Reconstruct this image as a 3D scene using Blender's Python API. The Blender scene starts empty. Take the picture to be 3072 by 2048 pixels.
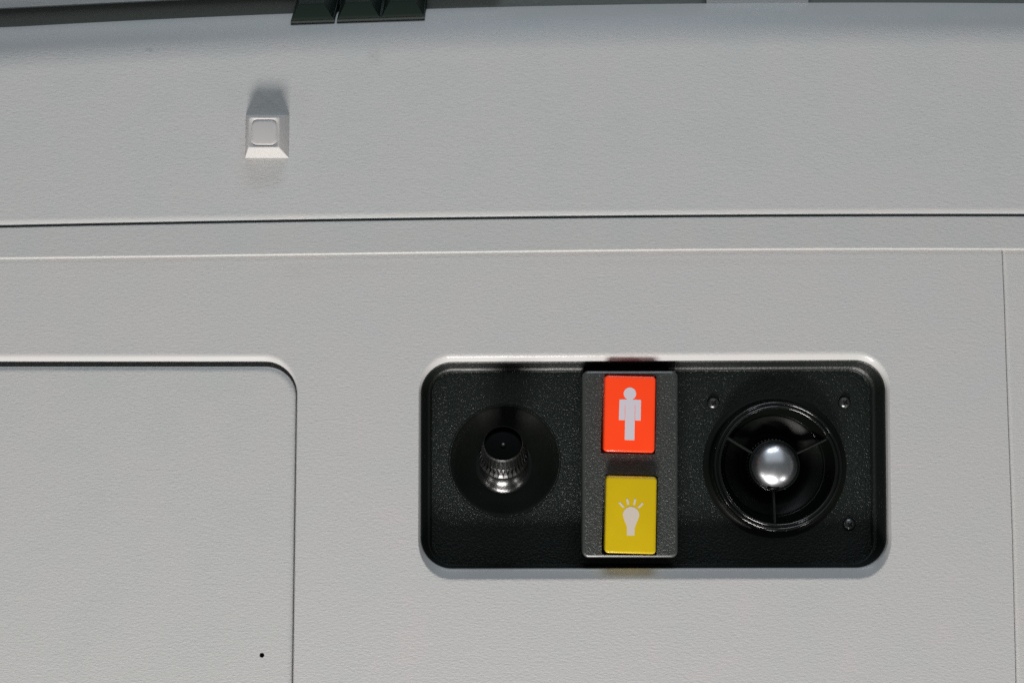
import bpy, bmesh, math, random
import numpy as np
from mathutils import Vector, Matrix

random.seed(7)
R = math.radians
SC = bpy.context.scene
COL = SC.collection

# ------------------------------------------------------------------ camera
F, W, H = 3400.0, 3072.0, 2048.0        # focal length and frame, in photograph pixels
S = 0.0002                              # metres per photograph pixel on the panel
TILT = math.atan(256.0 / F)
D = S * F / math.cos(TILT)              # camera distance from the panel plane (y = 0)
ct, st = math.cos(TILT), math.sin(TILT)
cam = bpy.data.cameras.new('camera')
cam.sensor_width = 36.0
cam.lens = F / W * 36.0
cam.clip_start, cam.clip_end = 0.02, 50.0
camo = bpy.data.objects.new('camera', cam)
COL.objects.link(camo)
camo.location = (0, -D, 0)
camo.rotation_euler = (math.pi / 2 + TILT, 0, 0)
SC.camera = camo

# ------------------------------------------------------------------ world and lamps
w = bpy.data.worlds.new('World')
SC.world = w
w.use_nodes = True
bg = w.node_tree.nodes['Background']
bg.inputs['Color'].default_value = (0.92, 0.98, 0.96, 1)
bg.inputs['Strength'].default_value = 0.07


def lamp(name, loc, target, size, size_y, power, color):
    l = bpy.data.lights.new(name, 'AREA')
    l.shape = 'RECTANGLE'
    l.size, l.size_y, l.energy, l.color = size, size_y, power, color
    o = bpy.data.objects.new(name, l)
    COL.objects.link(o)
    o.location = loc
    d = Vector(target) - Vector(loc)
    o.rotation_euler = d.to_track_quat('-Z', 'Y').to_euler()
    return o


# the row of cabin lights below the panel, and the cooler wash from above
lamp('cabin_light', (-0.20, -0.92, -2.00), (0, 0, 0.02), 0.80, 0.36, 56, (1.0, 0.955, 0.92))
for sx in (-1, 1):                       # the neighbouring lights of the same row
    lamp('cabin_light', (-0.15 + sx * 1.75, -1.05, -2.05), (0, 0, 0.02), 0.45, 0.16, 5.5, (1.0, 0.955, 0.92))
lamp('upper_light', (0.10, -0.78, 1.95), (0, 0, 0.02), 1.1, 0.30, 9.5, (0.80, 0.90, 1.0))
lamp('ceiling_panel_light', (0.1, -1.85, 1.70), (0, 0, 0.1), 3.4, 2.7, 11, (0.86, 0.92, 1.0))

SC.view_settings.view_transform = 'Standard'
SC.view_settings.look = 'None'
SC.view_settings.exposure = 0.0
SC.view_settings.gamma = 1.0
SC.cycles.use_denoising = False


# ------------------------------------------------------------------ pixel <-> place
def P(px, py, Y=0.0):
    """The point at depth Y (metres behind the panel plane) seen at a photograph pixel."""
    vx, vu = (px - W / 2) / F, -(py - H / 2) / F
    y, z = ct - vu * st, st + vu * ct
    k = (D + Y) / y
    return Vector((k * vx, Y, k * z))


def proj(p):
    x, y, z = p[0], p[1] + D, p[2]
    f, u = y * ct + z * st, -y * st + z * ct
    return W / 2 + F * x / f, H / 2 - F * u / f


def curve(pts, deg=3):
    xs, ys = np.array(pts, float).T
    c = np.polyfit(xs / 3072, ys, deg)
    d = np.polyder(c)

    def f(x):
        t = min(max(x / 3072, 0), 1)
        return float(np.polyval(c, t) + np.polyval(d, t) * (x / 3072 - t) * 0.7)
    return f


# ------------------------------------------------------------------ materials
def nodes(name):
    m = bpy.data.materials.new(name)
    m.use_nodes = True
    nt = m.node_tree
    return m, nt, nt.nodes['Principled BSDF']


def N(nt, typ, **kw):
    n = nt.nodes.new(typ)
    for k, v in kw.items():
        if hasattr(n, k):
            setattr(n, k, v)
        else:
            n.inputs[k].default_value = v
    return n


def math_node(nt, op, a, b=None, clamp=False):
    n = nt.nodes.new('ShaderNodeMath')
    n.operation = op
    n.use_clamp = clamp
    for i, v in enumerate((a, b)):
        if v is None:
            continue
        if isinstance(v, (int, float)):
            n.inputs[i].default_value = v
        else:
            nt.links.new(v, n.inputs[i])
    return n.outputs[0]


def grain(nt, b, scale, stretch, strength, dist, detail=3.0, fine=0.0, distort=0.6):
    """Moulded grain: stretched noise as bump."""
    g = N(nt, 'ShaderNodeNewGeometry')
    mp = N(nt, 'ShaderNodeMapping')
    mp.inputs['Scale'].default_value = (1, 1, stretch)
    nt.links.new(g.outputs['Position'], mp.inputs['Vector'])
    n1 = N(nt, 'ShaderNodeTexNoise', Scale=scale, Detail=detail, Roughness=0.55)
    n1.inputs['Distortion'].default_value = distort
    nt.links.new(mp.outputs[0], n1.inputs['Vector'])
    h = n1.outputs['Fac']
    if fine:
        n2 = N(nt, 'ShaderNodeTexNoise', Scale=scale * 0.22, Detail=2.0, Roughness=0.5)
        nt.links.new(mp.outputs[0], n2.inputs['Vector'])
        h = math_node(nt, 'ADD', h, math_node(nt, 'MULTIPLY', n2.outputs['Fac'], fine))
    bp = N(nt, 'ShaderNodeBump', Strength=strength, Distance=dist)
    nt.links.new(h, bp.inputs['Height'])
    nt.links.new(bp.outputs[0], b.inputs['Normal'])
    return g, mp


def blob(nt, g, c, rx, rz):
    """A soft irregular spot (0..1) round a place on the panel, for stains."""
    sub = N(nt, 'ShaderNodeVectorMath', operation='SUBTRACT')
    nt.links.new(g.outputs['Position'], sub.inputs[0])
    sub.inputs[1].default_value = (c.x, c.y, c.z)
    mul = N(nt, 'ShaderNodeVectorMath', operation='MULTIPLY')
    nt.links.new(sub.outputs[0], mul.inputs[0])
    mul.inputs[1].default_value = (1 / rx, 0, 1 / rz)
    ln = N(nt, 'ShaderNodeVectorMath', operation='LENGTH')
    nt.links.new(mul.outputs[0], ln.inputs[0])
    nz = N(nt, 'ShaderNodeTexNoise', Scale=420.0, Detail=4.0, Roughness=0.7)
    nt.links.new(g.outputs['Position'], nz.inputs['Vector'])
    a = math_node(nt, 'SUBTRACT', 1.0, ln.outputs['Value'], clamp=True)
    k = math_node(nt, 'MULTIPLY', math_node(nt, 'SUBTRACT', nz.outputs['Fac'], 0.35, clamp=True), 2.6, clamp=True)
    return math_node(nt, 'MULTIPLY', a, k)


def pale_plastic(name, base, strength=1.0, dist=0.00024, scale=370, stretch=2.4, rough=0.42, stains=()):
    m, nt, b = nodes(name)
    g, mp = grain(nt, b, scale, stretch, strength, dist, fine=0.25)
    # uneven tint: faint cool and warm clouds in the moulding
    n = N(nt, 'ShaderNodeTexNoise', Scale=26.0, Detail=5.0, Roughness=0.6)
    nt.links.new(g.outputs['Position'], n.inputs['Vector'])
    cr = N(nt, 'ShaderNodeValToRGB')
    e = cr.color_ramp.elements
    e[0].position, e[1].position = 0.35, 0.65
    e[0].color = (base[0] * 0.972, base[1] * 0.99, base[2] * 0.99, 1)
    e[1].color = (base[0] * 1.02, base[1] * 0.995, base[2] * 1.0, 1)
    nt.links.new(n.outputs['Fac'], cr.inputs['Fac'])
    col = cr.outputs['Color']
    for c, rx, rz, sc, amt in stains:
        f = blob(nt, g, c, rx, rz)
        mx = N(nt, 'ShaderNodeMix', data_type='RGBA')
        nt.links.new(math_node(nt, 'MULTIPLY', f, amt), mx.inputs[0])
        nt.links.new(col, mx.inputs[6])
        mx.inputs[7].default_value = (*sc, 1)
        col = mx.outputs[2]
    nt.links.new(col, b.inputs['Base Color'])
    b.inputs['Roughness'].default_value = rough
    b.inputs['Specular IOR Level'].default_value = 0.45
    return m


def simple(name, base, rough=0.4, spec=0.5, metal=0.0, coat=0.0):
    m, nt, b = nodes(name)
    n = N(nt, 'ShaderNodeTexNoise', Scale=300.0, Detail=4.0, Roughness=0.6)
    g = N(nt, 'ShaderNodeNewGeometry')
    nt.links.new(g.outputs['Position'], n.inputs['Vector'])
    mr = N(nt, 'ShaderNodeMapRange')
    mr.inputs[3].default_value, mr.inputs[4].default_value = rough * 0.85, min(1, rough * 1.2)
    nt.links.new(n.outputs['Fac'], mr.inputs[0])
    nt.links.new(mr.outputs[0], b.inputs['Roughness'])
    b.inputs['Base Color'].default_value = (*base, 1)
    b.inputs['Specular IOR Level'].default_value = spec
    b.inputs['Metallic'].default_value = metal
    b.inputs['Coat Weight'].default_value = coat
    b.inputs['Coat Roughness'].default_value = 0.08
    return m


def black_grain(name, base=(0.0034, 0.0082, 0.0056), rough=0.34, strength=1.0, dist=0.00068, scale=850, spec=0.55):
    m, nt, b = nodes(name)
    grain(nt, b, scale, 1.05, strength, dist, detail=4.0, distort=0.15)
    b.inputs['Base Color'].default_value = (*base, 1)
    b.inputs['Roughness'].default_value = rough
    b.inputs['Specular IOR Level'].default_value = spec
    return m


GREY = (0.60, 0.60, 0.593)
M_HOUSING = pale_plastic('housing_plastic', GREY, stains=[
    (P(890, 815), 0.016, 0.007, (0.48, 0.46, 0.38), 0.45),
    (P(1100, 800), 0.060, 0.004, (0.47, 0.45, 0.40), 0.35),
    (P(2100, 785), 0.200, 0.0035, (0.46, 0.44, 0.39), 0.35),
    (P(400, 800), 0.090, 0.004, (0.48, 0.46, 0.40), 0.30),
])
M_LIP = pale_plastic('smooth_lip', GREY, strength=0.4, dist=0.0001, scale=500, rough=0.45)
_b = M_LIP.node_tree.nodes['Principled BSDF']
_b.inputs['Specular IOR Level'].default_value = 0.3
_b.inputs['Coat Weight'].default_value = 0.25
_b.inputs['Coat Roughness'].default_value = 0.12
_b.inputs['Coat IOR'].default_value = 1.5
M_UPPER = pale_plastic('upper_plastic', (0.592, 0.60, 0.594), stains=[
    (P(1125, 170), 0.006, 0.008, (0.33, 0.35, 0.35), 0.6),
    (P(450, 152), 0.003, 0.002, (0.20, 0.22, 0.22), 0.9),
    (P(150, 92), 0.004, 0.0008, (0.3, 0.3, 0.3), 0.6),
    (P(187, 386), 0.0012, 0.0012, (0.2, 0.2, 0.2), 0.9),
])
M_DOOR = pale_plastic('door_plastic', (0.59, 0.597, 0.585), scale=430)
M_TRIM = pale_plastic('trim_plastic', (0.56, 0.57, 0.56), scale=380)
M_SIDE = pale_plastic('side_plastic', (0.62, 0.615, 0.60), scale=430, stretch=3.2)
M_STUD = simple('stud_plastic', (0.62, 0.605, 0.595), rough=0.38)
M_BLACK = black_grain('black_grained_plastic')
M_RIM = black_grain('tray_rim_plastic', base=(0.0050, 0.0078, 0.0062), rough=0.42, strength=0.7, dist=0.00035, scale=800, spec=0.7)
M_PLATE = black_grain('plate_plastic', base=(0.027, 0.0325, 0.0285), rough=0.42, strength=1.0, spec=0.9)
M_GLOSS = simple('glossy_black', (0.0035, 0.0045, 0.0038), rough=0.13, spec=0.8)
M_DISH = simple('smooth_black', (0.003, 0.0042, 0.0032), rough=0.34, spec=0.25)
M_LENS = simple('lens_black', (0.0015, 0.002, 0.0015), rough=0.35, spec=0.02)
M_SOCKET = black_grain('socket_black', base=(0.004, 0.005, 0.0045), rough=0.22, strength=0.35, scale=900, dist=0.0002, spec=0.7)
M_SILVER = simple('frosted_silver', (0.80, 0.82, 0.86), rough=0.31, metal=1.0)
M_SPOKE = simple('dull_black', (0.018, 0.021, 0.0195), rough=0.45, spec=0.25)
M_EDGE = simple('plate_edge_highlight', (0.050, 0.056, 0.052), rough=0.34, spec=1.0)  # paler than the plate itself: part of the edge highlight is in the colour
M_RING = simple('ring_black', (0.004, 0.005, 0.0045), rough=0.33, spec=1.0)
M_RUBBER = black_grain('dark_green_rubber', base=(0.007, 0.016, 0.012), rough=0.45, strength=0.4, scale=900, dist=0.00012, spec=0.2)
M_CHANNEL = black_grain('channel_grey', base=(0.22, 0.235, 0.215), rough=0.7, strength=0.7, scale=420, dist=0.0004)
M_DARK = simple('gap_black', (0.004, 0.005, 0.004), rough=0.8, spec=0.1)
M_SCREW = simple('screw_black', (0.11, 0.115, 0.113), rough=0.27, spec=1.0, metal=0.8)


def button_mat(name, base, glow):
    m, nt, b = nodes(name)
    g = N(nt, 'ShaderNodeNewGeometry')
    n = N(nt, 'ShaderNodeTexNoise', Scale=55.0, Detail=4.0, Roughness=0.6)
    nt.links.new(g.outputs['Position'], n.inputs['Vector'])
    mx = N(nt, 'ShaderNodeMix', data_type='RGBA')
    nt.links.new(n.outputs['Fac'], mx.inputs[0])
    mx.inputs[6].default_value = (base[0] * .93, base[1] * .90, base[2], 1)
    mx.inputs[7].default_value = (min(1, base[0] * 1.05), base[1] * 1.12, base[2] * 1.6, 1)
    nt.links.new(mx.outputs[2], b.inputs['Base Color'])
    b.inputs['Roughness'].default_value = 0.22
    b.inputs['Coat Weight'].default_value = 0.3
    b.inputs['Coat Roughness'].default_value = 0.1
    if glow:
        b.inputs['Emission Color'].default_value = (*base, 1)
        b.inputs['Emission Strength'].default_value = glow
    return m


M_RED = button_mat('red_button_plastic', (1.0, 0.062, 0.010), 0.26)
M_YELLOW = button_mat('yellow_button_plastic', (0.75, 0.52, 0.005), 0.0)
M_INK_RED = simple('symbol_print_pink', (0.78, 0.72, 0.78), rough=0.35)
M_INK_YEL = simple('symbol_print_cream', (0.76, 0.67, 0.57), rough=0.35)


# ------------------------------------------------------------------ mesh helpers
def tag(o, label=None, cat=None, group=None, kind=None):
    for k, v in (('label', label), ('category', cat), ('group', group), ('kind', kind)):
        if v:
            o[k] = v
    return o


def empty(name, loc, label, cat, group=None):
    o = bpy.data.objects.new(name, None)
    o.empty_display_size = 0.01
    COL.objects.link(o)
    o.location = loc
    return tag(o, label, cat, group)


def world_loc(o):
    v = Vector((0, 0, 0))
    while o is not None:
        v += o.location
        o = o.parent
    return v


def link(name, bm, mat, parent=None, loc=None, smooth=True, recalc=True):
    """Link a bmesh built in world coordinates as ONE object whose origin lies at loc."""
    if recalc:
        bmesh.ops.recalc_face_normals(bm, faces=bm.faces[:])
    base = world_loc(parent) if parent else Vector((0, 0, 0))
    if loc is None:
        loc = base if parent else Vector((0, 0, 0))
    loc = Vector(loc)
    for v in bm.verts:
        v.co -= loc
    me = bpy.data.meshes.new(name)
    for f in bm.faces:
        f.smooth = smooth
    bm.to_mesh(me)
    bm.free()
    me.materials.append(mat)
    o = bpy.data.objects.new(name, me)
    COL.objects.link(o)
    o.parent = parent
    o.location = loc - base
    return o


def sharp(o, ang=40):
    o.data.set_sharp_from_angle(angle=R(ang))
    return o


def loft(bm, loops, closed=True, cap_first=False, cap_last=False):
    rows = [[bm.verts.new(p) for p in lp] for lp in loops]
    n = len(rows[0])
    for a, b in zip(rows[:-1], rows[1:]):
        for i in range(n if closed else n - 1):
            j = (i + 1) % n
            bm.faces.new((a[i], a[j], b[j], b[i]))
    if cap_first:
        bm.faces.new(rows[0])
    if cap_last:
        bm.faces.new(rows[-1])
    return rows


def sheet(bm, loops):
    """A flat face with holes from closed loops, facing the camera (-y)."""
    edges = []
    for lp in loops:
        vs = [bm.verts.new(p) for p in lp]
        for i in range(len(vs)):
            edges.append(bm.edges.new((vs[i], vs[(i + 1) % len(vs)])))
    r = bmesh.ops.triangle_fill(bm, use_beauty=True, use_dissolve=False, edges=edges)
    for f in r['geom']:
        if isinstance(f, bmesh.types.BMFace):
            f.normal_update()
            if f.normal.y > 0:
                f.normal_flip()


def rr(x0, x1, y0, y1, r, n=14, edge=1):
    """Rounded rectangle in photograph pixels, clockwise on screen."""
    out = []
    corners = [(x1 - r, y0 + r, -90), (x1 - r, y1 - r, 0), (x0 + r, y1 - r, 90), (x0 + r, y0 + r, 180)]
    for cx, cy, a0 in corners:
        arc = [(cx + r * math.cos(R(a0 + 90 * i / n)), cy + r * math.sin(R(a0 + 90 * i / n))) for i in range(n + 1)]
        out.append(arc)
    pts = []
    for k in range(4):
        pts += out[k]
        a, b = out[k][-1], out[(k + 1) % 4][0]
        for i in range(1, edge):
            t = i / edge
            pts.append((a[0] + (b[0] - a[0]) * t, a[1] + (b[1] - a[1]) * t))
    return pts


def circle3(c, r, n=64, y=None, ax=None, ay=None):
    ax = ax or Vector((1, 0, 0))
    ay = ay or Vector((0, 0, 1))
    return [c + ax * (r * math.cos(2 * math.pi * i / n)) + ay * (r * math.sin(2 * math.pi * i / n)) for i in range(n)]


def lathe(bm, c, prof, axis=Vector((0, -1, 0)), n=72, cap0=False, cap1=False):
    """Revolve (radius px, height px along axis) about axis through c."""
    axis = axis.normalized()
    ax = Vector((1, 0, 0))
    ay = ax.cross(axis)
    ay = -ay if ay.z < 0 else ay
    loops = [circle3(c + axis * (h * S), max(r, 0.01) * S, n, ax=ax, ay=ay) for r, h in prof]
    return loft(bm, loops, True, cap0, cap1)


def arc(cx, cy, r, a0, a1, n=8):
    return [(cx + r * math.cos(R(a0 + (a1 - a0) * i / n)), cy + r * math.sin(R(a0 + (a1 - a0) * i / n))) for i in range(n + 1)]


def box(bm, c, hx, hy, hz, ax=Vector((1, 0, 0)), ay=Vector((0, 1, 0)), az=Vector((0, 0, 1))):
    vs = [bm.verts.new(c + ax * (sx * hx) + ay * (sy * hy) + az * (sz * hz)) for sx in (-1, 1) for sy in (-1, 1) for sz in (-1, 1)]
    for f in ((0, 1, 3, 2), (4, 6, 7, 5), (0, 4, 5, 1), (2, 3, 7, 6), (0, 2, 6, 4), (1, 5, 7, 3)):
        bm.faces.new([vs[i] for i in f])


# ================================================================== the panels
EDGE = curve([(0, 80), (459, 59), (880, 39.5), (1283, 27), (1400, 23.5), (2000, 12), (2400, 10), (3072, 10)])
SEAM = curve([(0, 675), (1000, 657), (1536, 648), (2672, 642), (3072, 641)])     # lower edge of the upper panel
LINE = curve([(0, 776), (1000, 763), (1536, 756), (2000, 750), (2672, 748.5), (3072, 748.5)])   # lower edge of the trim strip
XS = [-700 + 60 * i for i in range(76)]
Y_FRONT = -8 * S

# ---- upper panel: flat face, rolled lower edge, top curving away
ARC_R, ARC_END = 205 * S, 62


def arc_start(px):
    y = EDGE(px) + 115
    for _ in range(6):
        p = P(px, y, Y_FRONT)
        q = p + Vector((0, ARC_R * (1 - math.cos(R(ARC_END))), ARC_R * math.sin(R(ARC_END))))
        y += EDGE(px) - proj(q)[1]
    return y


def upper_column(px):
    ys, yb = arc_start(px), SEAM(px)
    pts = []
    b = P(px, yb, Y_FRONT)
    r = 17 * S
    pts.append(b + Vector((0, 70 * S, 0)))
    pts.append(b + Vector((0, 7 * S, 0)))
    for z, y in ((.3, 5.6), (1.2, 4.6), (2.6, 3.8), (5, 2.9), (8, 1.8), (11, .9), (14, .3), (17, 0)):
        pts.append(b + Vector((0, y * S, z * S)))
    pts.append(b + Vector((0, 0, r + 3 * S)))
    s = P(px, ys, Y_FRONT)
    for t in (0.25, 0.5, 0.75, 0.97):
        pts.append((b + Vector((0, 0, r))).lerp(s, t))
    for i in range(25):
        a = R(ARC_END * i / 24)
        pts.append(s + Vector((0, ARC_R * (1 - math.cos(a)), ARC_R * math.sin(a))))
    e = pts[-1]
    pts.append(e + Vector((0, 4 * S, -6 * S)))
    pts.append(e + Vector((0, 30 * S, -40 * S)))
    return pts


bm = bmesh.new()
loft(bm, [upper_column(x) for x in XS], closed=False)
up = link('upper_panel', bm, M_UPPER, loc=P(1536, 645, 0))
tag(up, 'broad pale grey textured panel above the dark seam, curving back at its top edge', 'panel')

# ---- trim strip between the dark seam and the bright edge
bm = bmesh.new()
cols = []
for x in XS:
    t, b = P(x, SEAM(x) + 7.3, Y_FRONT), P(x, LINE(x), Y_FRONT)
    r = 5.5 * S
    c = [t + Vector((0, 70 * S, 0)), t + Vector((0, 2.5 * S, 0)), t + Vector((0, .6 * S, -.6 * S)), t + Vector((0, 0, -2.5 * S)), t + Vector((0, 0, -5 * S))]
    c += [(t + Vector((0, 0, -5 * S))).lerp(b, k) for k in (.35, .65)]
    c.append(b + Vector((0, 0, r + 2 * S)))
    for i in range(7):
        a = R(90 * i / 6)
        c.append(b + Vector((0, r - r * math.cos(a), r - r * math.sin(a))))
    c.append(b + Vector((0, 20 * S, 0)))
    cols.append(c)
loft(bm, cols, closed=False)
tr = link('trim_strip', bm, M_TRIM, loc=P(1536, 700, 0))
tag(tr, 'narrow pale grey strip between the long dark seam and the bright edge line', 'trim strip')

# ---- dark backing behind the seams
bm = bmesh.new()
q = [P(-700, 560, 75 * S), P(3700, 560, 75 * S), P(3700, 2700, 75 * S), P(-700, 2700, 75 * S)]
for i in range(4):
    q[i].y = 140 * S
bm.faces.new([bm.verts.new(p) for p in q])
bk = link('backing_wall', bm, M_DARK)
tag(bk, kind='structure')

# ---- housing panel with its two openings
TRAY_Y = 26 * S            # depth at which the black tray meets the rolled opening
TR_Q = [(1263, 1086), (2656, 1079), (2662, 1702), (1262, 1705)]     # measured corners


def tray_px(inset, edge=24):
    pts = rr(inset, 1 * 1396 - inset, inset, 621 - inset * (0.25 if inset > 0 else 1), max(94 - inset, 6), n=14, edge=edge)
    out = []
    for x, y in pts:
        u, v = x / 1396, y / 621
        a = [TR_Q[0][k] * (1 - u) * (1 - v) + TR_Q[1][k] * u * (1 - v) + TR_Q[2][k] * u * v + TR_Q[3][k] * (1 - u) * v for k in (0, 1)]
        out.append(a)
    return out


def tray_loop(inset, Y, edge=24):
    out = []
    for x, y in tray_px(inset, edge):
        p = P(x, y, TRAY_Y)
        out.append(Vector((p.x, Y, p.z)))
    return out


def warp_door(pts):
    # the door opening leans in a little towards its foot
    return [(x - (y - 1085) * 0.0142 * max(0, min(1, (x + 600) / 1490)), y) for x, y in pts]


def door_loop(off, Y, edge=20):
    pts = rr(-560 - off, 894.5 + off, 1085 - off, 2560 + off, 98 + off, n=14, edge=edge)
    return [Vector((p.x, Y, p.z)) for p in (P(x, y, 22 * S) for x, y in warp_door(pts))]


def lip_profile(r, tilt, bend=2.2, flat=10, n=5):
    """Lip of an opening: short bend, sloping flat, then a tight turn to the vertical wall."""
    t, k = R(tilt), r / 26
    pts, o, y = [(0.0, 0.0)], 0.0, 0.0
    for i in range(1, n + 1):                       # bend from flat to the slope
        a = t * (i - .5) / n
        o, y = o + bend * k * math.cos(a), y + bend * k * math.sin(a)
        pts.append((o, y))
    o, y = o + flat * k * math.cos(t), y + flat * k * math.sin(t)
    pts.append((o, y))
    for i in range(1, n + 1):                       # turn to the wall
        a = t + (math.pi / 2 - t) * (i - .5) / n
        o, y = o + 1.5 * k * math.cos(a), y + 1.5 * k * math.sin(a)
        pts.append((o, y))
    return [(r * (1 - o / pts[-1][0]), y) for o, y in pts]


def roll(loop_fn, r, deep, tilt_top, tilt_foot):
    """Sweep the lip round an opening; its slope eases from the top to the foot."""
    pa, pb = lip_profile(r, tilt_top), lip_profile(r, tilt_foot, 1.0, 17)
    base = loop_fn(0, 0)
    z1, z0 = max(p.z for p in base), min(p.z for p in base)
    loops = []
    for (oa, ya), (ob, yb) in zip(pa, pb):
        la, lb = loop_fn(oa, ya * S), loop_fn(ob, yb * S)
        loops.append([p.lerp(q, min(1, max(0, (z1 - b.z) / (z1 - z0) * 1.6 - .5))) for p, q, b in zip(la, lb, base)])
    for k, b in enumerate(base):                    # slimmer down the sides, broader at the foot
        d = loops[0][k] - b
        d.y = 0
        d.normalize()
        f = 0.26 + (0.74 if d.z > 0 else 1.04) * d.z * d.z
        for lp in loops:
            q = lp[k]
            lp[k] = Vector((b.x + (q.x - b.x) * f, q.y * (0.6 + 0.4 * min(f, 1)), b.z + (q.z - b.z) * f))
    loops.append(loop_fn(0, deep * S))
    return loops


bm = bmesh.new()
ROLL = 26
top = [P(x, LINE(x) - 14, 0) for x in XS if x < 2990] + [P(3002, LINE(3005) - 14, 0)]
right = [P(3004.5, 750, 0), P(3011, 900, 0), P(3021, 1200, 0), P(3035.5, 1600, 0), P(3046.5, 2048, 0), P(3064, 2700, 0)]
outer = top + right + [P(-700, 2700, 0)]
tl = roll(lambda o, y: tray_loop(-o, y), ROLL, 34, 50, 52)
dl = roll(lambda o, y: door_loop(o, y), 24, 56, 50, 45)
t0, d0 = tl[0], dl[0]
sheet(bm, [outer, t0, d0])
nf = len(bm.faces)
loft(bm, tl)
loft(bm, dl)
bm.faces.ensure_lookup_table()
nl = len(t0)
for f in bm.faces[nf + 4 * nl:]:
    f.material_index = 1
loft(bm, [dl[-1], door_loop(-45, 56 * S)])      # the rebate the door closes against
# the edge of the housing along the right-hand seam
loft(bm, [right, [p + Vector((1.0 * S, 2.0 * S, 0)) for p in right], [p + Vector((1.0 * S, 60 * S, 0)) for p in right]], closed=False)
hs = link('housing_panel', bm, M_HOUSING, loc=P(1536, 1400, 0), recalc=False)
hs.data.materials.append(M_LIP)
tag(hs, 'large pale grey textured panel surrounding the black control unit and the rounded door', 'panel')

# ---- neighbouring panel beyond the thin seam at the right
bm = bmesh.new()
side_rows = []
for (x, y) in ((3006.5, LINE(3010) - 14), (3009.5, 750), (3016, 900), (3026, 1200), (3040.5, 1600), (3051.5, 2048), (3069, 2700)):
    p = P(x, y, 0)
    r = 9 * S
    row = [p + Vector((0, 60 * S, 0))]
    for i in range(6):
        a = R(90 * i / 5)
        row.append(p + Vector((r * (1 - math.cos(a)), r * (1 - math.sin(a)) * .8, 0)))
    row += [p + Vector((r + 4 * S, 0, 0)), p + Vector((700 * S, 0, 0))]
    side_rows.append(row)
loft(bm, side_rows, closed=False)
sd = link('side_panel', bm, M_SIDE, loc=P(3100, 1400, 0))
tag(sd, 'slim slice of pale panel beyond the thin vertical seam, at the far right edge', 'panel')

# ---- the door with its pinhole
bm = bmesh.new()


def dleaf(off, Y, edge=20):
    pts = rr(-548 + off, 887.5 - off, 1099 + off, 2546 - off, 92 - off, n=14, edge=edge)
    return [Vector((p.x, Y, p.z)) for p in (P(x, y, 3 * S) for x, y in warp_door(pts))]


hc = P(785.5, 1964, 2 * S)
hole = circle3(hc, 7.2 * S, 24)
DY = 2 * S
for p in hole:
    p.y = DY
sheet(bm, [dleaf(17, DY), hole])
loops = []
for i in range(9):
    a = R(90 * i / 8)
    loops.append(dleaf(17 * (1 - math.sin(a)), DY + 11 * S * (1 - math.cos(a))))
loops.append(dleaf(0, 52 * S))
loft(bm, loops)
loft(bm, [hole, [p + Vector((0, 26 * S, 0)) for p in hole]], cap_last=True)
dr = empty('rounded_door', P(170, 2546, 0), 'flush pale grey door with a rounded corner and a tiny pinhole, lower left', 'door')
link('door_leaf', bm, M_DOOR, parent=dr, recalc=False)
bm = bmesh.new()
lathe(bm, hc + Vector((0, 3 * S, 0)), [(7.0, 0), (4.5, -3), (0.01, -4)], n=24)
link('pinhole', bm, M_DARK, parent=dr)  # black plug near the mouth, standing in for the shade inside the hole

# ================================================================== white stud
sb = P(802, 410, Y_FRONT)
st_root = empty('square_stud', sb, 'small white square stud with sloping sides on the upper panel', 'stud')
bm = bmesh.new()


def sq(cx, cz, h, Y, r, n=5):
    out = []
    for x, y in rr(cx - h, cx + h, -h, h, r, n=n):
        out.append(sb + Vector((x * S, Y * S, (y + cz) * S)))
    return out


loft(bm, [sq(0, 0, 66.5, 2, 1.5), sq(0, 0, 66.0, -3, 1.5), sq(0, 0, 47.5, -46, 3), sq(0, 0, 46, -48.2, 4), sq(0, 0, 44.5, -48.6, 8), sq(0, 0, 41, -46, 14), sq(0, 0, 39, -43.5, 15)], cap_last=True)
sharp(link('stud_body', bm, M_STUD, parent=st_root), 25)
bm = bmesh.new()
loft(bm, [sq(0, 0, 38.5, -43, 17, 8), sq(0, 0, 37.5, -45.5, 17, 8), sq(0, 0, 35.5, -47.6, 16, 8), sq(0, 0, 32, -48.4, 14, 8)], cap_last=True)
link('stud_pad', bm, M_STUD, parent=st_root)

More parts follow.
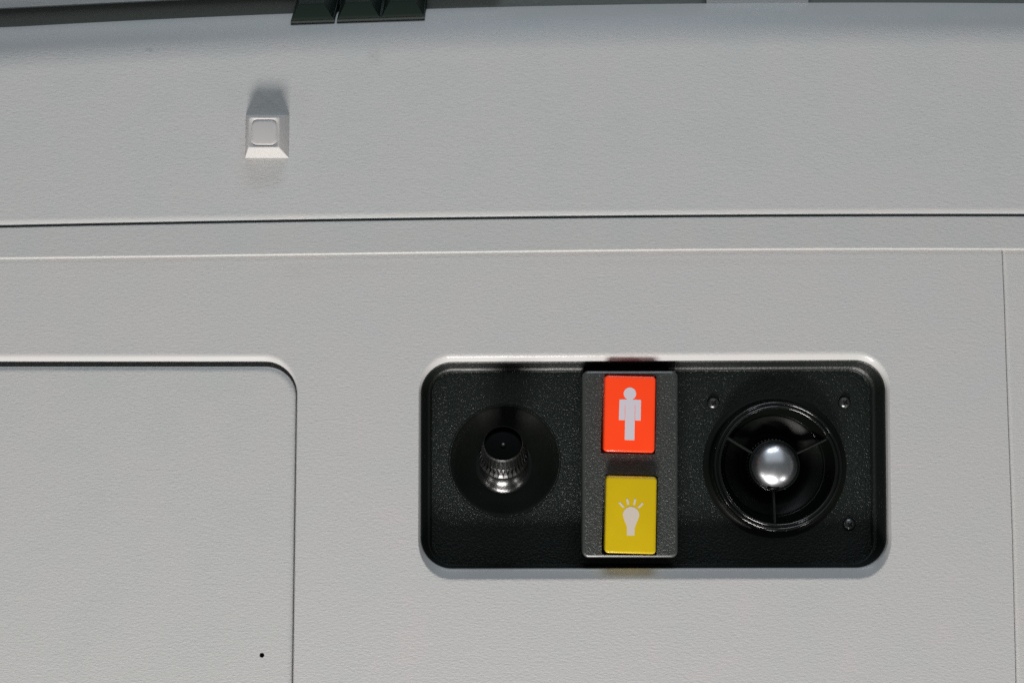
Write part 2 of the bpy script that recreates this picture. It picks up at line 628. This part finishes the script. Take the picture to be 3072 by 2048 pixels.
# ================================================================== dark blocks on the top edge
def bumper(name, x0, x1, n_bumps, tilt_px, label):
    """Dark plinth with bevelled blocks on the curved top of the upper panel."""
    th = R(42)
    xm = (x0 + x1) / 2
    a = R(35)
    s = P(xm, arc_start(xm), Y_FRONT)
    foot = s + Vector((0, ARC_R * (1 - math.cos(a)), ARC_R * math.sin(a)))
    nrm = Vector((0, -math.cos(th), math.sin(th)))
    upv = Vector((0, math.sin(th), math.cos(th)))
    k = (foot - Vector((0, -D, 0))).length / (F * math.hypot(1, math.hypot((xm - W / 2) / F, (H / 2 - 60) / F)))
    xw = lambda x: (x - W / 2) * k * 1.0
    slope = R(tilt_px)
    c0 = Vector((xw(xm), foot.y, foot.z))
    rx = Vector((math.cos(slope), 0, math.sin(slope)))

    def pt(u, v, n):
        return c0 + rx * u + upv * (v * S) + nrm * (n * S)
    hw = (xw(x1) - xw(x0)) / 2
    root = empty(name, c0, label, 'bumper', 'dark bumpers on the top edge')
    bm = bmesh.new()
    g = 2.5 * S
    prof = [(0, -14), (0, 10), (1.5, 13), (4, 14)]
    lo = []
    for ins, n in prof:
        i = ins * S
        lo.append([pt(-hw + i, ins, n), pt(hw - i, ins, n), pt(hw - i, 150 - ins, n), pt(-hw + i, 150 - ins, n)])
    loft(bm, lo, cap_last=True)
    sharp(link('plinth', bm, M_RUBBER, parent=root), 30)
    wb = 2 * hw / n_bumps
    for j in range(n_bumps):
        u0, u1 = -hw + wb * j + 3 * S, -hw + wb * (j + 1) - 3 * S
        bm = bmesh.new()
        lo = []
        for ins, n in ((0, 12), (0.8, 15), (4, 22), (17, 52), (20, 56), (24, 57)):
            i = ins * S * 1.45
            lo.append([pt(u0 + i, 3 + ins, n), pt(u1 - i, 3 + ins, n), pt(u1 - i, 145 - ins, n), pt(u0 + i, 145 - ins, n)])
        loft(bm, lo, cap_last=True)
        sharp(link('bump', bm, M_RUBBER, parent=root), 30)


bumper('bumper_block', 872, 1003, 1, 2.0, 'short dark green-black bumper with a single ridge on the top edge')
bumper('bumper_block', 1011, 1274, 2, 2.0, 'longer dark green-black bumper with two ridges on the top edge')

# ================================================================== what shows above the top edge
def back_strip(name, mat, x0, x1, ytop, ybot, Y, thick=10, label=None, cat=None, slant=0, kind=None):
    bm = bmesh.new()
    xs = [x0 + (x1 - x0) * i / 24 for i in range(25)]
    cols = []
    for x in xs:
        yt, yb = ytop(x), ybot(x)
        f = (x - x0) / (x1 - x0)
        cols.append([P(x, yb, Y) + Vector((0, thick * S, 0)), P(x, yb, Y), P(x + slant, yt, Y), P(x + slant, yt, Y) + Vector((0, thick * S, 0))])
    loft(bm, cols, closed=False)
    for end in (cols[0], cols[-1]):
        bm.faces.new([bm.verts.new(p) for p in end])
    o = link(name, bm, mat)
    sharp(o, 30)
    if kind:
        o['kind'] = kind
    else:
        tag(o, label, cat)
    return o


YB = 130 * S
topline = lambda x: 26 - 26 * x / 520 if x < 520 else -(x - 520) * 0.045
back_strip('channel_strip', M_CHANNEL, -700, 2142, lambda x: topline(x) if x < 900 else topline(900) - 60, lambda x: EDGE(x) + 60, YB,
           label='dark grey textured channel above the curved edge, left and centre', cat='channel')
back_strip('ceiling_panel', M_UPPER, -700, 1500, lambda x: topline(x) - 500, lambda x: topline(x) - 1, 100 * S,
           label='pale ceiling panel showing in the top left corner above the dark channel', cat='panel')
back_strip('filler_piece', M_SIDE, 2120, 2425, lambda x: -200, lambda x: 30, 97 * S,
           label='pale filler piece showing between the two dark channels at the top', cat='filler')
back_strip('channel_strip', M_CHANNEL, 2412, 3800, lambda x: -200, lambda x: 70, YB, slant=-90,
           label='dark grey channel above the curved edge at the top right', cat='channel')

# ================================================================== the control unit
unit = empty('control_unit', P(1960, 1705, TRAY_Y), 'black rounded overhead control unit with red and yellow buttons', 'control unit')
FLOOR = 90 * S
FL = 90

lamp_c = P(1514, 1381, FLOOR)
vent_c = P(2338, 1397, FLOOR)

# ---- tray
bm = bmesh.new()
rim = tray_loop(-1.0, TRAY_Y + 3 * S)
jit = [random.gauss(0, .55) * S for _ in rim]
cen = sum(rim, Vector()) / len(rim)
rim_j = [p + (p - cen).normalized() * j for p, j in zip(rim, jit)]
prof = [(1.5, 28), (4, 31)]
prof += [(6 + 12 * i / 4, 36 + 40 * i / 4) for i in range(5)]
prof += [(18 + 9 * math.sin(R(a)), 76 + 14 * (1 - math.cos(R(a)))) for a in (20, 40, 60, 80)]
loops = [rim_j] + [tray_loop(i, y * S) for i, y in prof]
last = tray_loop(29, FLOOR)
loft(bm, loops + [last])
n_wall = len(bm.faces) - len(last)
sheet(bm, [last, circle3(lamp_c, 168 * S, 72), circle3(vent_c, 205 * S, 72)])
# dish round the swivel lamp
bm.faces.ensure_lookup_table()
for f in bm.faces[:n_wall]:
    f.material_index = 1
link('tray', bm, M_BLACK, parent=unit, recalc=False).data.materials.append(M_RIM)
bm = bmesh.new()
lathe(bm, lamp_c, [(176, -0.6), (172, 0.25), (167, -0.6), (159, -4), (140, -13), (115, -20), (95, -23.5), (60, -25), (0, -25)], n=72)
link('dish', bm, M_DISH, parent=unit)

# ---- button plate
bm = bmesh.new()
PY = 4          # depth of the plate's face, px


def plate_loop(ins, Y, edge=6):
    pts = rr(1747 + ins, 2034 - ins, 1112 + ins, 1672.5 - ins, 20 - ins, n=6, edge=edge)
    return [Vector((p.x, Y * S, p.z)) for p in (P(x, y, PY * S) for x, y in pts)]


BTN = [(1889.8, 1241.2), (1893.2, 1543.7)]
BROT = R(1.45)


def btn_pts(c, pts, Y, k=1.0):
    """Pixel offsets round a button centre (x right, y down), turned with the button."""
    o = []
    for x, y in pts:
        X = x * math.cos(BROT) - y * math.sin(BROT)
        Yp = x * math.sin(BROT) + y * math.cos(BROT)
        q = P(c[0], c[1], -24 * S)
        o.append(Vector((q.x + X * S * k, Y * S, q.z - Yp * S * k)))
    return o


KB = (D - 24 * S) / D
cuts = []
for c in BTN:
    q = P(c[0] - 4, c[1], PY * S)
    cuts.append([Vector((q.x + (x * math.cos(BROT) - y * math.sin(BROT)) * S, PY * S, q.z - (x * math.sin(BROT) + y * math.cos(BROT)) * S)) for x, y in rr(-82, 82, -119, 119, 5, n=3)])
inner = plate_loop(8, PY)
sheet(bm, [inner] + cuts)
n_face = len(bm.faces)
loft(bm, [inner, plate_loop(6.5, PY + .4), plate_loop(1.5, PY + 3.6), plate_loop(.4, PY + 5.4), plate_loop(0, PY + 9), plate_loop(0, FL + 2)])
bm.faces.ensure_lookup_table()
for f in bm.faces[n_face:n_face + 3 * len(inner)]:
    f.material_index = 1
for c in cuts:
    loft(bm, [c, [p + Vector((0, 30 * S, 0)) for p in c]], cap_last=True)
link('button_plate', bm, M_PLATE, parent=unit, recalc=False).data.materials.append(M_EDGE)


# ---- buttons
def button(name, c, mat):
    bm = bmesh.new()
    hx, hy = 76.2 * KB, 114.4 * KB
    lo = []
    for ins, y in ((0, 22), (0, -16), (.6, -19.5), (2.0, -22.3), (4.2, -23.7), (8, -24.2)):
        lo.append(btn_pts(c, rr(-hx + ins, hx - ins, -hy + ins, hy - ins, max(11 - ins, 3), n=6), y))
    loft(bm, lo, cap_last=True)
    return link(name, bm, mat, parent=unit, loc=P(c[0], c[1], 0))


def symbol(name, c, polys, mat, btn):
    bm = bmesh.new()
    for pts in polys:
        top = btn_pts(c, pts, -24.75, KB)
        bot = btn_pts(c, pts, -24.0, KB)
        sheet(bm, [top])
        loft(bm, [top, bot])
    return link(name, bm, mat, parent=btn, smooth=False, recalc=False)


red = button('call_button', BTN[0], M_RED)
red['label'] = 'red button with a white standing figure'
yel = button('light_button', BTN[1], M_YELLOW)
yel['label'] = 'yellow button with a white light bulb'
# the standing figure: head and body outline with arms parted from the trunk by slits
body = arc(-1.2, -60.8, 18.7, 62, -242, 40) + [(-9.8, -43.3), (-29, -43.3)] + arc(-29, -40, 3.3, 270, 180, 4)[1:] + [(-33, 19), (-15.5, 19), (-15.5, -27), (-14.4, -27), (-14.4, 78), (14.6, 78), (14.6, -27), (15.7, -27), (15.7, 19), (32.5, 19), (32.5, -40)]
body += arc(29.2, -40, 3.3, 0, -90, 4)[1:] + [(7.6, -43.3)]
symbol('figure_symbol', BTN[0], [body], M_INK_RED, red)
bulb = []
bulb += [(-11.6, 60.4)]
bulb += [(-11.6, 37), (-14, 30), (-20, 15.5), (-23.6, 5)]
bulb += [(x, y) for x, y in arc(0, 0, 24.5, 180, 360, 24)]
bulb += [(23.6, 5), (20, 15.5), (14, 30), (11.4, 37), (11.4, 60.4)]


def ray(x0, y0, x1, y1, w=3.1):
    d = Vector((x1 - x0, y1 - y0)).normalized()
    n = Vector((-d.y, d.x)) * w
    return [(x0 + n.x, y0 + n.y), (x1 + n.x, y1 + n.y), (x1 - n.x, y1 - n.y), (x0 - n.x, y0 - n.y)]


rays = [ray(-22.3, -22.2, -36, -36), ray(-8.8, -30.2, -12.8, -47.6), ray(8.0, -30.2, 11.9, -47.6), ray(21.3, -22.2, 34.8, -35.5)]
symbol('bulb_symbol', BTN[1], [bulb] + rays, M_INK_YEL, yel)

# ---- swivel lamp with knurled bezel (tilted up)
ball_c = P(1510.5, 1417, FLOOR - 6 * S)
AX = Vector((0, -math.cos(R(30)), math.sin(R(30))))
swivel = bpy.data.objects.new('swivel_lamp', None)
swivel.empty_display_size = 0.01
COL.objects.link(swivel)
swivel.parent = unit
swivel.location = lamp_c - world_loc(unit)
swivel['label'] = 'round black swivel lamp with a knurled rim'
bm = bmesh.new()
sock_c = P(1511, 1399, FLOOR)
lathe(bm, sock_c, [(96, -25), (86, -23.8), (78, -20.5), (71, -16), (66, -12), (60, -7.5), (54, -3.5), (47, 0.3), (38, 4), (26, 7), (12, 8.6), (0, 9)], n=72)
link('socket', bm, M_SOCKET, parent=swivel)
bm = bmesh.new()
prof = [(0, 18), (22, 21), (34, 29), (41, 42), (46, 58), (52, 76), (58, 92), (63, 98), (64.5, 101), (63, 104.5), (58, 107)]
lathe(bm, ball_c, prof, AX, 64)
link('ball', bm, M_GLOSS, parent=swivel)
# knurled ring
bm = bmesh.new()
axx = Vector((1, 0, 0))
ayy = axx.cross(AX)
ayy = -ayy if ayy.z < 0 else ayy
NT = 32
stations = [(103, 62, 62), (104, 71, 74), (106, 69, 75), (115, 62.0, 70.4), (126, 57.5, 66.6), (150, 55.6, 63.6), (171, 55.0, 60.8), (175, 59.4, 60.4), (178, 60.0, 60.0), (183, 58.6, 58.6), (185, 57.2, 57.2), (184, 56, 56), (178, 55.0, 55.0), (168, 54.5, 54.5)]
lo = []
for h, rv, rc in stations:
    c = ball_c + AX * (h * S)
    ring = []
    wd = 0.13 + 0.31 * max(0, min(1, (128 - h) / 17))
    for k in range(NT):
        for off, rad in ((-wd * 1.25, rv), (-wd, rc), (wd, rc), (wd * 1.25, rv)):
            off = max(-.49, min(.49, off))
            a = 2 * math.pi * (k + .5 + off) / NT
            ring.append(c + axx * (rad * S * math.cos(a)) + ayy * (rad * S * math.sin(a)))
    lo.append(ring)
loft(bm, lo)
link('knurled_ring', bm, M_RING, parent=swivel, smooth=False)
bm = bmesh.new()
lathe(bm, ball_c, [(55.2, 170), (40, 170.6), (20, 171.2), (0, 171.3)], AX, 48)
lens = link('lens', bm, M_LENS, parent=swivel)
bm = bmesh.new()
lathe(bm, ball_c, [(9, 171.0), (8.5, 174), (7, 176.2), (4.5, 177.6), (2, 178.2), (0, 178.3)], AX, 32)
link('lens_boss', bm, M_GLOSS, parent=swivel)

# ---- round vent with three spokes and a silver dome
vent = bpy.data.objects.new('round_vent', None)
vent.empty_display_size = 0.01
COL.objects.link(vent)
vent.parent = unit
vent.location = vent_c - world_loc(unit)
vent['label'] = 'round black vent with a silver dome'
vc = P(2334, 1397, 45 * S)
vc = Vector((vc.x, FLOOR, vc.z))
bm = bmesh.new()
flange = [(203, 6), (200, 25), (197, 38), (194.5, 43)]
lathe(bm, vc, [(222, -0.5), (219, 1.0), (215, 1.8), (206, 3), (201, 8)], n=96)
link('flange', bm, M_DISH, parent=vent)
bm = bmesh.new()
rimp = [(190 + 4.5 * math.cos(R(a)), 43 + 4.5 * math.sin(R(a))) for a in range(0, 181, 20)]
prof = flange + rimp + [(184, 42.5)] + [(178 + 4.5 * math.cos(R(a)), 44 + 4.5 * math.sin(R(a))) for a in range(0, 181, 20)]
prof += [(172, 38), (169, 26), (164, 8), (158, -6), (154, -10), (150, -12)]
lathe(bm, vc, prof, n=96)
link('bezel_ring', bm, M_GLOSS, parent=vent)
bm = bmesh.new()
lathe(bm, vc, [(152, -8), (148, -14), (125, -28), (104, -44), (98, -50), (93, -52), (88, -60), (84, -80), (60, -84), (0, -84)], n=96)
link('throat', bm, M_DISH, parent=vent)
# ribbed collar deep inside the throat
bm = bmesh.new()
NR = 44
lo = []
for h, rv, rc in ((-58, 90, 90), (-46, 90, 90), (-40, 88, 91), (-30, 80, 84), (-24, 78, 81), (-22, 76, 76), (-58, 74, 74)):
    ring = []
    for k in range(NR):
        for off, rad in ((-.3, rv), (-.18, rc), (.18, rc), (.3, rv)):
            a = 2 * math.pi * (k + off) / NR
            ring.append(vc + Vector((rad * S * math.cos(a), -h * S, rad * S * math.sin(a))))
    lo.append(ring)
loft(bm, lo)
sharp(link('ribbed_collar', bm, M_GLOSS, parent=vent), 30)
# cup that holds the dome
bm = bmesh.new()
cup = [(80, -60), (79, -14), (78.5, -4)] + [(76.5 + 2 * math.cos(R(a)), -2 + 2 * math.sin(R(a))) for a in (0, 30, 60, 90, 120, 150, 180)] + [(74, -5)] + [(71.8 + 1.6 * math.cos(R(a)), -4 + 1.6 * math.sin(R(a))) for a in (0, 45, 90, 135, 180)] + [(70, -9), (66, -14)]
lathe(bm, vc, cup, n=72)
link('cup', bm, M_GLOSS, parent=vent)
bm = bmesh.new()
prof = [(69.5, -12)] + [(69.5 * math.cos(R(a)), -6 + 49 * math.sin(R(a))) for a in range(0, 91, 6)]
lathe(bm, vc, prof, n=72)
link('silver_dome', bm, M_SILVER, parent=vent)
bm = bmesh.new()
box(bm, vc + Vector((-6 * S, -4 * S, -68.5 * S)), 17 * S, 8 * S, 3.0 * S)
link('notch_tab', bm, M_DISH, parent=vent)
for ang in (150, 28, 267):
    a = R(ang)
    ax = Vector((math.cos(a), 0, math.sin(a)))
    az = Vector((-math.sin(a), 0, math.cos(a)))
    bm = bmesh.new()
    vs = []
    # a thin blade, deeper at the rim than at the cup
    pr = [(76, 0), (176, 36), (176, 6), (76, -26)]
    for s in (-1, 1):
        vs.append([bm.verts.new(vc + ax * (r_ * S) + Vector((0, -h * S, 0)) + az * (s * 3.2 * S)) for r_, h in pr])
    bm.faces.new(vs[0])
    bm.faces.new(vs[1][::-1])
    for i in range(4):
        j = (i + 1) % 4
        bm.faces.new((vs[0][i], vs[0][j], vs[1][j], vs[1][i]))
    bmesh.ops.bevel(bm, geom=bm.edges[:], offset=2.4 * S, segments=2, affect='EDGES')
    link('spoke', bm, M_SPOKE, parent=vent, smooth=False)

# ---- screws
bm = bmesh.new()
o0 = Vector((0, 0, 0))
# dome with a cross slot: radial grid whose slot cells are pushed in
NA, rings_ = 48, [17.8, 17, 15.5, 13, 11, 9, 7.2, 6, 4.5, 2.5]
lo = []
for r_ in [20, 18.6] + rings_:
    ring = []
    for k in range(NA):
        a = 2 * math.pi * k / NA
        x, z = r_ * math.cos(a), r_ * math.sin(a)
        h = 12 * math.sqrt(max(0, 1 - (r_ / 18.7) ** 2)) if r_ < 18 else 0
        b = a + R(38)
        xr, zr = abs(r_ * math.cos(b)), abs(r_ * math.sin(b))
        if r_ < 7.5 and min(xr, zr) < 2.2:
            h -= 7
        ring.append(Vector((x * S, -h * S, z * S)))
    lo.append(ring)
loft(bm, lo, cap_last=True)
first = None
for (x, y) in ((2140, 1208), (2533, 1206), (2547, 1572)):
    p = P(x, y, FLOOR)
    if first is None:
        first = link('screw', bm, M_SCREW, parent=unit)
        sharp(first, 50)
        # built round the origin: restore its mesh and set it in place
        off = world_loc(unit)
        for v in first.data.vertices:
            v.co += off
        first.location = p - world_loc(unit)
    else:
        c = first.copy()
        COL.objects.link(c)
        c.parent = unit
        c.location = p - world_loc(unit)
